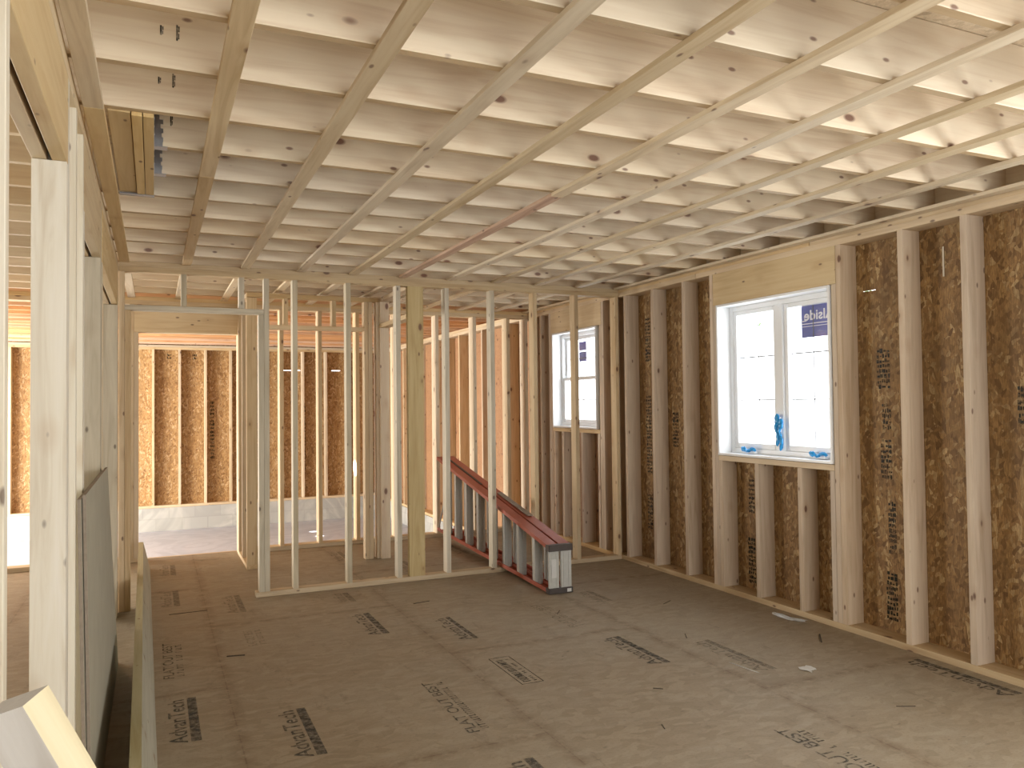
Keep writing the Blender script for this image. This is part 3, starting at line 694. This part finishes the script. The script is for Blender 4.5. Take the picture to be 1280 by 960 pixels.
for (xa, xb) in ((2.706, 2.790), (2.808, 2.896)):
    for side in (0, 1):
        f = zb_ if side == 0 else zt_; s = 1 if side == 0 else -1
        t_, fl = .006 * s, .032 * s
        def ring(y):
            z_ = f(y)
            return [(xa, y, z_), (xb, y, z_), (xb, y, z_ + fl), (xb - .006, y, z_ + fl), (xb - .006, y, z_ + t_), (xa + .006, y, z_ + t_), (xa + .006, y, z_ + fl), (xa, y, z_ + fl)]
        poly('rail', [ring(YA), ring(YB)], 'fiber', la)
    for k in range(9):
        y = 5.60 + .295 * k
        if y > YB - .05: break
        if xa > 2.8 and k % 2: continue
        z0, z1 = zb_(y) + .007, zt_(y) - .007
        boxes('step', [(xa + .008, xb - .008, y, y + .004, z0, z1), (xa + .008, xa + .011, y + .004, y + .045, z0, z1), (xb - .011, xb - .008, y + .004, y + .045, z0, z1), (xa + .03, xa + .033, y - .003, y, z0, z1), (xb - .033, xb - .03, y - .003, y, z0, z1)], 'alu', la)
    y = YA - .02
    boxes('end_plate', [(xa, xb, y, y + .018, zb_(y) + .03, zt_(y) - .04), (xa + .02, xa + .026, y - .003, y, zb_(y) + .04, zt_(y) - .05), (xb - .026, xb - .02, y - .003, y, zb_(y) + .04, zt_(y) - .05)], 'alu', la, bevel=.001)
boxes('end_bracket', [(2.700, 2.902, YA - .035, YA + .03, zt_(YA) - .045, zt_(YA) + .003)], 'darkmetal', la, bevel=.004)
boxes('end_bracket', [(2.700, 2.902, YA - .035, YA + .03, zb_(YA) - .004, zb_(YA) + .038)], 'darkmetal', la, bevel=.004)
boxes('warning_label', [(2.725, 2.765, YA - .0245, YA - .0235, .12, .26)], 'paper', la)
boxes('shoe_plate', [(2.85, 2.885, YA - .037, YA - .0355, .010, .034)], 'paper', la)
def bar(name, a, b_, w, h_, mat, parent):
    a, b_ = Vector(a), Vector(b_); d = b_ - a; me = box_mesh(d.length, w, h_, M[mat], .001)
    o = link(name, me, None, parent); o.location = (a + b_) / 2 - (parent.location if parent else Vector((0, 0, 0))); o.rotation_mode = 'QUATERNION'
    o.rotation_quaternion = d.to_track_quat('X', 'Z'); return o
bar('spreader_bar', (2.80, 6.9, zt_(6.9) + .004), (2.80, 7.75, zt_(7.75) + .004), .02, .006, 'darkmetal', la)
bar('spreader_bar', (2.86, 5.98, zt_(5.98) + .012), (2.86, 6.62, zt_(6.62) + .008), .045, .010, 'gypcore', la)
bar('rear_brace', (2.70, 7.85, .16), (2.70, 7.60, .56), .012, .012, 'alu', la)

# ------------------------------------------------------------------ loose things on the left
ls = empty('leaning_sheets', (-.19, 4.1, 0), 'grey-green drywall sheets leaning against the left wall by the second opening', 'sheet')
def sheet(y0, yt, yb_, h, xb, xt, t, mat, edge):
    bm = bmesh.new(); o_ = ls.location
    p = [(xb, y0, 0), (xb, yb_, 0), (xt, yt, h), (xt, y0, h)]
    A = [bm.verts.new(Vector(q) - o_) for q in p]; B = [bm.verts.new(Vector((q[0] - t, q[1], q[2])) - o_) for q in p]
    f = bm.faces.new(A); f.material_index = 0; f = bm.faces.new(B[::-1]); f.material_index = 0
    for i in range(4):
        f = bm.faces.new((A[i], B[i], B[(i + 1) % 4], A[(i + 1) % 4])); f.material_index = 1
    bmesh.ops.recalc_face_normals(bm, faces=bm.faces)
    me = bpy.data.meshes.new('drywall_sheet'); bm.to_mesh(me); bm.free(); me.materials.append(M[mat]); me.materials.append(M[edge])
    return link('drywall_sheet', me, None, ls)
sheet(2.96, 4.30, 5.02, 1.15, -.183, -.204, .010, 'gyp', 'gypcore'); sheet(2.92, 4.24, 4.96, 1.14, -.195, -.2165, .010, 'gyp', 'gypcore')
ep = empty('edge_plank', (-.03, 5.3, 0), 'long greenish plank standing on edge along the left wall, reaching to the rear doorway', 'plank')
def plank(y0, y1, x0, x1, h, lean):
    bm = bmesh.new(); o_ = ep.location
    r0 = [(x0, y0, 0), (x1, y0, 0), (x1 + lean, y0, h), (x0 + lean, y0, h)]; r1 = [(a - .010 * (y1 - y0), y1, c) for a, _, c in r0]
    A = [bm.verts.new(Vector(q) - o_) for q in r0]; B = [bm.verts.new(Vector(q) - o_) for q in r1]
    bm.faces.new(A[::-1]); bm.faces.new(B)
    for i in range(4):
        f = bm.faces.new((A[i], A[(i + 1) % 4], B[(i + 1) % 4], B[i])); f.material_index = 1 if i == 2 else 0
    bmesh.ops.recalc_face_normals(bm, faces=bm.faces)
    me = bpy.data.meshes.new('plank_body')
    # grain along local X: swap axes through the object rotation
    for v in bm.verts: v.co = Vector((v.co.y, -v.co.x, v.co.z))
    bm.to_mesh(me); bm.free(); me.materials.append(M['greyface']); me.materials.append(M['green'])
    o = link('plank_body', me, None, ep); o.rotation_euler = (0, 0, R(90)); return o
plank(2.3, 7.8, -.013, .025, .245, -.056)
# foreground board end, bottom left
D = Vector((.43, 0, -.9)).normalized(); e1 = Vector((.9, 0, .43)).normalized(); e2 = Vector((0, -1, 0)); ph = R(37)
n1 = e1 * math.cos(ph) + e2 * math.sin(ph); n2 = -e1 * math.sin(ph) + e2 * math.cos(ph)
# top corner shared by the two long visible faces
P = Vector((-.1285, 1.0, 1.1145)); Lb = (P.z - 0.0) / .9 * 1.0
fb = empty('leaning_lumber', (.35, 1.0, 0), 'short pale board end leaning up from the floor at the bottom left picture corner', 'board')
def fgboard(P, L, w_white, w_yel):
    bm = bmesh.new(); o_ = fb.location
    def pt(u, a, b_): return P + D * u - n2 * a * 0 + (-n1) * 0 + (D * 0) + Vector((0, 0, 0)) + e_w * a + e_y * b_
    e_w = -n1          # across the white face, away from the shared edge
    e_y = -n2          # across the yellow face
    c = [(0, 0), (w_white, 0), (w_white, w_yel), (0, w_yel)]
    A = [bm.verts.new(pt(0, a, b_) - o_) for a, b_ in c]; B = [bm.verts.new(pt(L, a, b_) - o_) for a, b_ in c]
    f = bm.faces.new(A); f.material_index = 2; f = bm.faces.new(B[::-1]); f.material_index = 2
    for i in range(4):
        f = bm.faces.new((A[i], A[(i + 1) % 4], B[(i + 1) % 4], B[i])); f.material_index = {0: 0, 1: 1, 2: 0, 3: 1}[i]
    bmesh.ops.recalc_face_normals(bm, faces=bm.faces)
    me = bpy.data.meshes.new('board_body')
    q = D.to_track_quat('X', 'Z'); qi = q.inverted()
    for v in bm.verts: v.co = qi @ v.co
    bm.to_mesh(me); bm.free()
    for k in ('whitewash', 'paleyellow', 'endgrain'): me.materials.append(M[k])
    o = link('board_body', me, None, fb); o.rotation_mode = 'QUATERNION'; o.rotation_quaternion = q; return o
fgboard(P, 1.208, .068, .038)

# ------------------------------------------------------------------ litter on the floor
def scrap(name, x, y, sx, sy, rot, mat, label, cat, z=.0, seed=0, h=.006):
    rr = random.Random(seed); bm = bmesh.new(); nx, ny = 8, 4
    g = [[bm.verts.new(((i / nx - .5) * sx * (1 + rr.uniform(-.1, .1)), (j / ny - .5) * sy * (1 + rr.uniform(-.25, .25)), .0015 + rr.random() * h)) for j in range(ny + 1)] for i in range(nx + 1)]
    for i in range(nx):
        for j in range(ny): bm.faces.new((g[i][j], g[i + 1][j], g[i + 1][j + 1], g[i][j + 1]))
    me = bpy.data.meshes.new(name); bm.to_mesh(me); bm.free()
    o = link(name, me, M[mat]); o.location = (x, y, z); o.rotation_euler = (0, 0, rot); return tag(o, label, cat)
scrap('plastic_scrap', 3.80, 4.03, .05, .22, R(12), 'plastic', 'crumpled clear plastic film against the right wall plate under the big window', 'film', seed=1, h=.02)
scrap('paper_scrap', 3.18, 3.24, .08, .07, R(20), 'paper', 'small torn white paper scrap alone on the floor to the right', 'paper', seed=2)
scrap('wood_sliver', 2.892, 3.40, .010, .19, R(8), 'paper', 'thin white sliver lying on the faded stamp', 'sliver', seed=3, h=.003)
def twig(x, y, L, rot, label, mat='splinter', t=.004):
    me = box_mesh(L, t, t * .8, M[mat], .001); o = link('wood_splinter', me); o.location = (x, y, t * .4); o.rotation_euler = (0, 0, rot)
    return tag(o, label, 'splinter', 'dark splinters on the floor')
twig(3.66, 3.62, .16, R(48), 'dark splinter on the floor near the wall plate, right of the plastic film', t=.008)
twig(2.97, 4.02, .09, R(60), 'dark splinter just above the faded stamp')
twig(2.53, 4.86, .10, R(52), 'dark splinter in the middle of the floor toward the big window')
twig(1.77, 5.55, .13, R(10), 'thin dark splinter on the floor in front of the wide post')
twig(.43, 4.85, .10, R(-12), 'dark splinter on the left of the floor between two stamps', t=.007)
twig(3.20, 2.65, .09, R(-25), 'dark curved splinter near the right bottom of the floor')
twig(3.35, 4.75, .12, R(30), 'thin dark splinter near the foot of the right wall, left part')
twig(.22, 6.02, .25, R(2), 'hairline dark sliver on the floor before the wide doorway', t=.004)
twig(2.05, 2.95, .05, R(70), 'tiny dark splinter low in the middle of the floor')
twig(2.30, 3.35, .05, R(-40), 'tiny dark splinter between the brand stamp and the slogan at right')

# ------------------------------------------------------------------ trees outdoors
def tree(x, y, z, label, seed):
    """trunk stands off to the right, a bough of leaves hangs over the view from the window"""
    t = empty('tree', (x, y, 0), label, 'tree'); rr = random.Random(seed); bm = bmesh.new()
    for _ in range(3500):
        c = Vector((rr.gauss(0, .8), rr.uniform(-2.0, 9.5), z + rr.uniform(0, 2.4) ** 1.0 - .5 * math.sin(_ * .7) * rr.random()))
        q = Vector((rr.gauss(0, 1), rr.gauss(0, 1), rr.gauss(0, 1))).normalized(); w = q.orthogonal().normalized() * .10; u = q.cross(w) * .7
        bm.faces.new([bm.verts.new(c + w), bm.verts.new(c + u), bm.verts.new(c - w), bm.verts.new(c - u)])
    me = bpy.data.meshes.new('foliage'); bm.to_mesh(me); bm.free(); link('foliage', me, M['leaf'], t)
    bm = bmesh.new(); bmesh.ops.create_cone(bm, cap_ends=True, segments=10, radius1=.16, radius2=.07, depth=z, matrix=Matrix.Translation((0, 0, z / 2)))
    me = bpy.data.meshes.new('trunk'); bm.to_mesh(me); bm.free(); link('trunk', me, M['plate'], t)
tree(15.5, 10.5, 4.2, 'pale green tree foliage outside, along the top of the big window panes', 5)

# ------------------------------------------------------------------ light
w = bpy.data.worlds.new('sky'); sc.world = w; w.use_nodes = True
bg = w.node_tree.nodes['Background']; bg.inputs[0].default_value = (.95, .98, 1., 1); bg.inputs[1].default_value = 4.5
def area(name, loc, rot, sx, sy, power, color=(1, .97, .92), spread=180):
    l = bpy.data.lights.new(name, 'AREA'); l.shape = 'RECTANGLE'; l.size = sx; l.size_y = sy; l.energy = power; l.color = color; l.spread = R(spread)
    o = bpy.data.objects.new(name, l); col.objects.link(o); o.location = loc; o.rotation_euler = rot; return o
area('rear_daylight', (1.9, -3.1, .85), (R(90), 0, 0), 3.3, 1.3, 62, (1, .99, .93))
area('rear_upper_daylight', (1.9, -3.1, 1.8), (R(90), 0, 0), 3.3, .55, 75, (1, .99, .93))            # towards +Y
area('added_ceiling_fill', (1.8, -1.3, .25), (R(180), 0, 0), 3.2, 2.2, 22, (1, .98, .90))  # added fill lamp aimed up to brighten the ceiling, out of view
area('rear_window_daylight', (4.2, .85, 1.55), (0, R(90), 0), 1.1, 1.3, 55, (1, .99, .93))      # towards -X
area('window_daylight_big', (4.2, 4.3, 1.6), (0, R(90), 0), 1.0, 1.0, 14, (.95, .98, 1.))
area('window_daylight_small', (4.2, 7.1, 1.7), (0, R(90), 0), .8, .8, 10, (.95, .98, 1.))
area('garage_daylight', (-4.7, 11.2, .75), (0, R(-90), 0), 2.6, 4.6, 1100, (1, .95, .86))        # towards +X
area('left_room_daylight', (-4.3, 2.3, 1.3), (0, R(-90), 0), 1.9, 5.0, 125, (1, .97, .84))

SUNP = [(2.35, 13.75, -.6), (2.36, 13.1, -.6), (2.365, 12.6, -.6), (2.38, 11.95, -.6)]
def beam(name, src, dst, deg, power):
    l = bpy.data.lights.new(name, 'SPOT'); l.energy = power; l.spot_size = R(deg); l.spot_blend = .25; l.shadow_soft_size = .01; l.color = (1, .97, .9)
    o = bpy.data.objects.new(name, l); col.objects.link(o); o.location = src; o.rotation_euler = (Vector(dst) - Vector(src)).to_track_quat('-Z', 'Y').to_euler()
for q, p_ in enumerate(SUNP): beam('sun_shaft', (p_[0] - 2.2, p_[1] + .9, 2.3), p_, 1.7, 5000)
beam('sun_shaft', (-.4, 9.6, 1.7), (1.925, 8.26, .78), 3.2, 4500)

# ------------------------------------------------------------------ camera
cam = bpy.data.cameras.new('camera'); co = bpy.data.objects.new('camera', cam); col.objects.link(co)
f_px, yaw, pitch, roll, hh = 989.2, .42505, .02544, -.011323, 1.4328
cam.sensor_fit = 'HORIZONTAL'; cam.sensor_width = 36; cam.lens = f_px / 1280 * 36; cam.clip_start = .02; cam.clip_end = 200
cy, sy = math.cos(yaw), math.sin(yaw)
fw = Vector((sy * math.cos(pitch), cy * math.cos(pitch), math.sin(pitch))); rt = Vector((cy, -sy, 0)); up = rt.cross(fw)
c_, s_ = math.cos(roll), math.sin(roll)
r2 = rt * c_ + up * s_; u2 = -rt * s_ + up * c_
co.matrix_world = Matrix(((r2.x, u2.x, -fw.x, 0), (r2.y, u2.y, -fw.y, 0), (r2.z, u2.z, -fw.z, hh), (0, 0, 0, 1)))
sc.camera = co
sc.view_settings.view_transform = 'Standard'; sc.view_settings.look = 'None'; sc.view_settings.exposure = -.22
sc.cycles.max_bounces = 10; sc.cycles.diffuse_bounces = 6; sc.cycles.transparent_max_bounces = 12
sc.cycles.caustics_reflective = False; sc.cycles.caustics_refractive = False; sc.cycles.sample_clamp_indirect = 6
